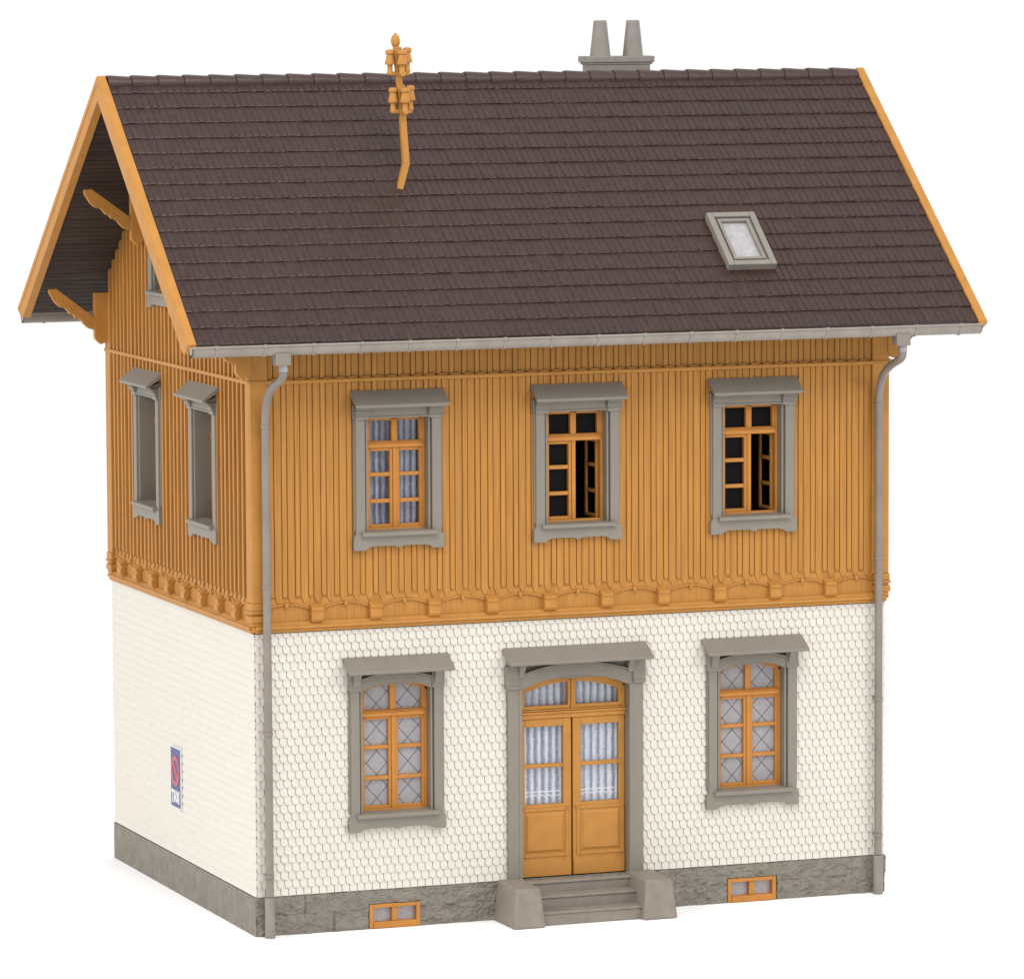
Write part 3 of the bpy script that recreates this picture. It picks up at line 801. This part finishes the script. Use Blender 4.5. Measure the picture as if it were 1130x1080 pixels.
# ------------------------------------------------------------------ sign on the left wall
sgn = empty('street_sign', (-.03, 3.505, 1.2), 'blue TAXI sign with red no stopping ring on the white shingled side wall', 'sign')
yc = lu(3.505); z0, z1 = 1.20, 2.01; hw = .215; ww = .040
s = MB(); s.box(TL, yc - hw - .018, yc + hw + .018, .02, ww, z0 - .018, z1 + .018); s.build('sign_board', M['paint'], sgn)
s = MB(); s.box(TL, yc - hw, yc + hw, .022, ww + .004, z0, z1); fld = s.build('blue_field', M['blue'], sgn)
s = MB(); cz = 1.70; ro, ri = .185, .125; n = 40
def ann(ro, ri, w0, w1):
    for k in range(n):
        a, b = 2 * math.pi * k / n, 2 * math.pi * (k + 1) / n
        s.prism(TL, [(yc + ri * math.cos(a), cz + ri * 1.15 * math.sin(a)), (yc + ro * math.cos(a), cz + ro * 1.15 * math.sin(a)), (yc + ro * math.cos(b), cz + ro * 1.15 * math.sin(b)), (yc + ri * math.cos(b), cz + ri * 1.15 * math.sin(b))], w0, w1)
ann(ro, ri, ww, ww + .009)
a = math.radians(45); e = .022
q = [(-ri * .95 * .75, ri * .95 * .85), (ri * .95 * .75, -ri * .95 * .85)]
s.prism(TL, [(yc + q[0][0] - e, cz + q[0][1] - e), (yc + q[1][0] - e, cz + q[1][1] - e), (yc + q[1][0] + e, cz + q[1][1] + e), (yc + q[0][0] + e, cz + q[0][1] + e)], ww, ww + .008)
s.build('prohibition_ring', M['red'], sgn)
cu = bpy.data.curves.new('lettering', 'FONT'); cu.body = 'TAXI'; cu.size = .2; cu.align_x = 'CENTER'; cu.extrude = .002; cu.offset = .011
to = bpy.data.objects.new('lettering_tmp', cu); C.objects.link(to)
bpy.context.view_layer.update()
me = bpy.data.meshes.new_from_object(to.evaluated_get(bpy.context.evaluated_depsgraph_get()))
bpy.data.objects.remove(to)
lo = bpy.data.objects.new('lettering', me); C.objects.link(lo); me.materials.clear(); me.materials.append(M['paint'])
xs = [v.co.x for v in me.vertices]; tw = max(xs) - min(xs)
for v in me.vertices:
    x, y, z = v.co; v.co = V((-(ww + .006 + z), -(x) * .36 / tw, y * 1.15))
lo.parent = sgn; lo.location = V((0, 3.505, 1.265)) - W0['street_sign']

# ------------------------------------------------------------------ setting, light, camera
g = MB(); n = 64; g.add([V((4.5 + 17 * math.cos(2 * math.pi * k / n), 3.3 + 17 * math.sin(2 * math.pi * k / n), 0)) for k in range(n)], [tuple(range(n))])
go = g.build('ground', M['floor'], fix=False); go['kind'] = 'structure'; go['label'] = 'plain white studio ground'

w = bpy.data.worlds.new('World'); S.world = w; w.use_nodes = True
bg = w.node_tree.nodes['Background']; bg.inputs[0].default_value = (1, 1, 1, 1); bg.inputs[1].default_value = 1.02

def area(name, loc, target, size, power, col=(1, 1, 1)):
    l = bpy.data.lights.new(name, 'AREA'); l.shape = 'RECTANGLE'; l.size, l.size_y = size; l.energy = power; l.color = col
    o = bpy.data.objects.new(name, l); C.objects.link(o); o.location = loc
    o.rotation_euler = (V(target) - V(loc)).to_track_quat('-Z', 'Y').to_euler()
    return o
area('softbox_top', (2.0, -18, 29), (4.0, -1, 2), (14, 14), 4500, (1, .985, .97))
area('softbox_side', (-29, -3, 22), (0, 3, 6), (9, 10), 5600, (1, .98, .96))
area('softbox_front', (22, -28, 20), (4.5, 0, 5), (7, 7), 2200, (1, .98, .96))

area('added_floor_fill', (28, 20, 16), (11, 3, 0), (12, 12), 3800, (1, 1, 1))  # added fill lamp, whitens the shaded floor right of and behind the house

cam = bpy.data.cameras.new('camera'); co = bpy.data.objects.new('camera', cam); C.objects.link(co); S.camera = co
yaw, pit, rol = math.radians(20.5719), math.radians(5.6382), math.radians(-.2684)
fw = V((math.sin(yaw) * math.cos(pit), math.cos(yaw) * math.cos(pit), -math.sin(pit))); rt = V((math.cos(yaw), -math.sin(yaw), 0)); up = rt.cross(fw)
r2 = rt * math.cos(rol) + up * math.sin(rol); u2 = -rt * math.sin(rol) + up * math.cos(rol)
co.matrix_world = Matrix(((r2.x, u2.x, -fw.x, -20.1081), (r2.y, u2.y, -fw.y, -63.1499), (r2.z, u2.z, -fw.z, 12.4118), (0, 0, 0, 1)))
cam.sensor_width = 36; cam.lens = 5642.67 / 1130 * 36; cam.clip_start = 1; cam.clip_end = 500

S.render.engine = 'CYCLES'
vs = S.view_settings; vs.view_transform = 'Standard'; vs.look = 'None'; vs.exposure = 0; vs.gamma = 1
S.render.resolution_x, S.render.resolution_y = 1024, 978
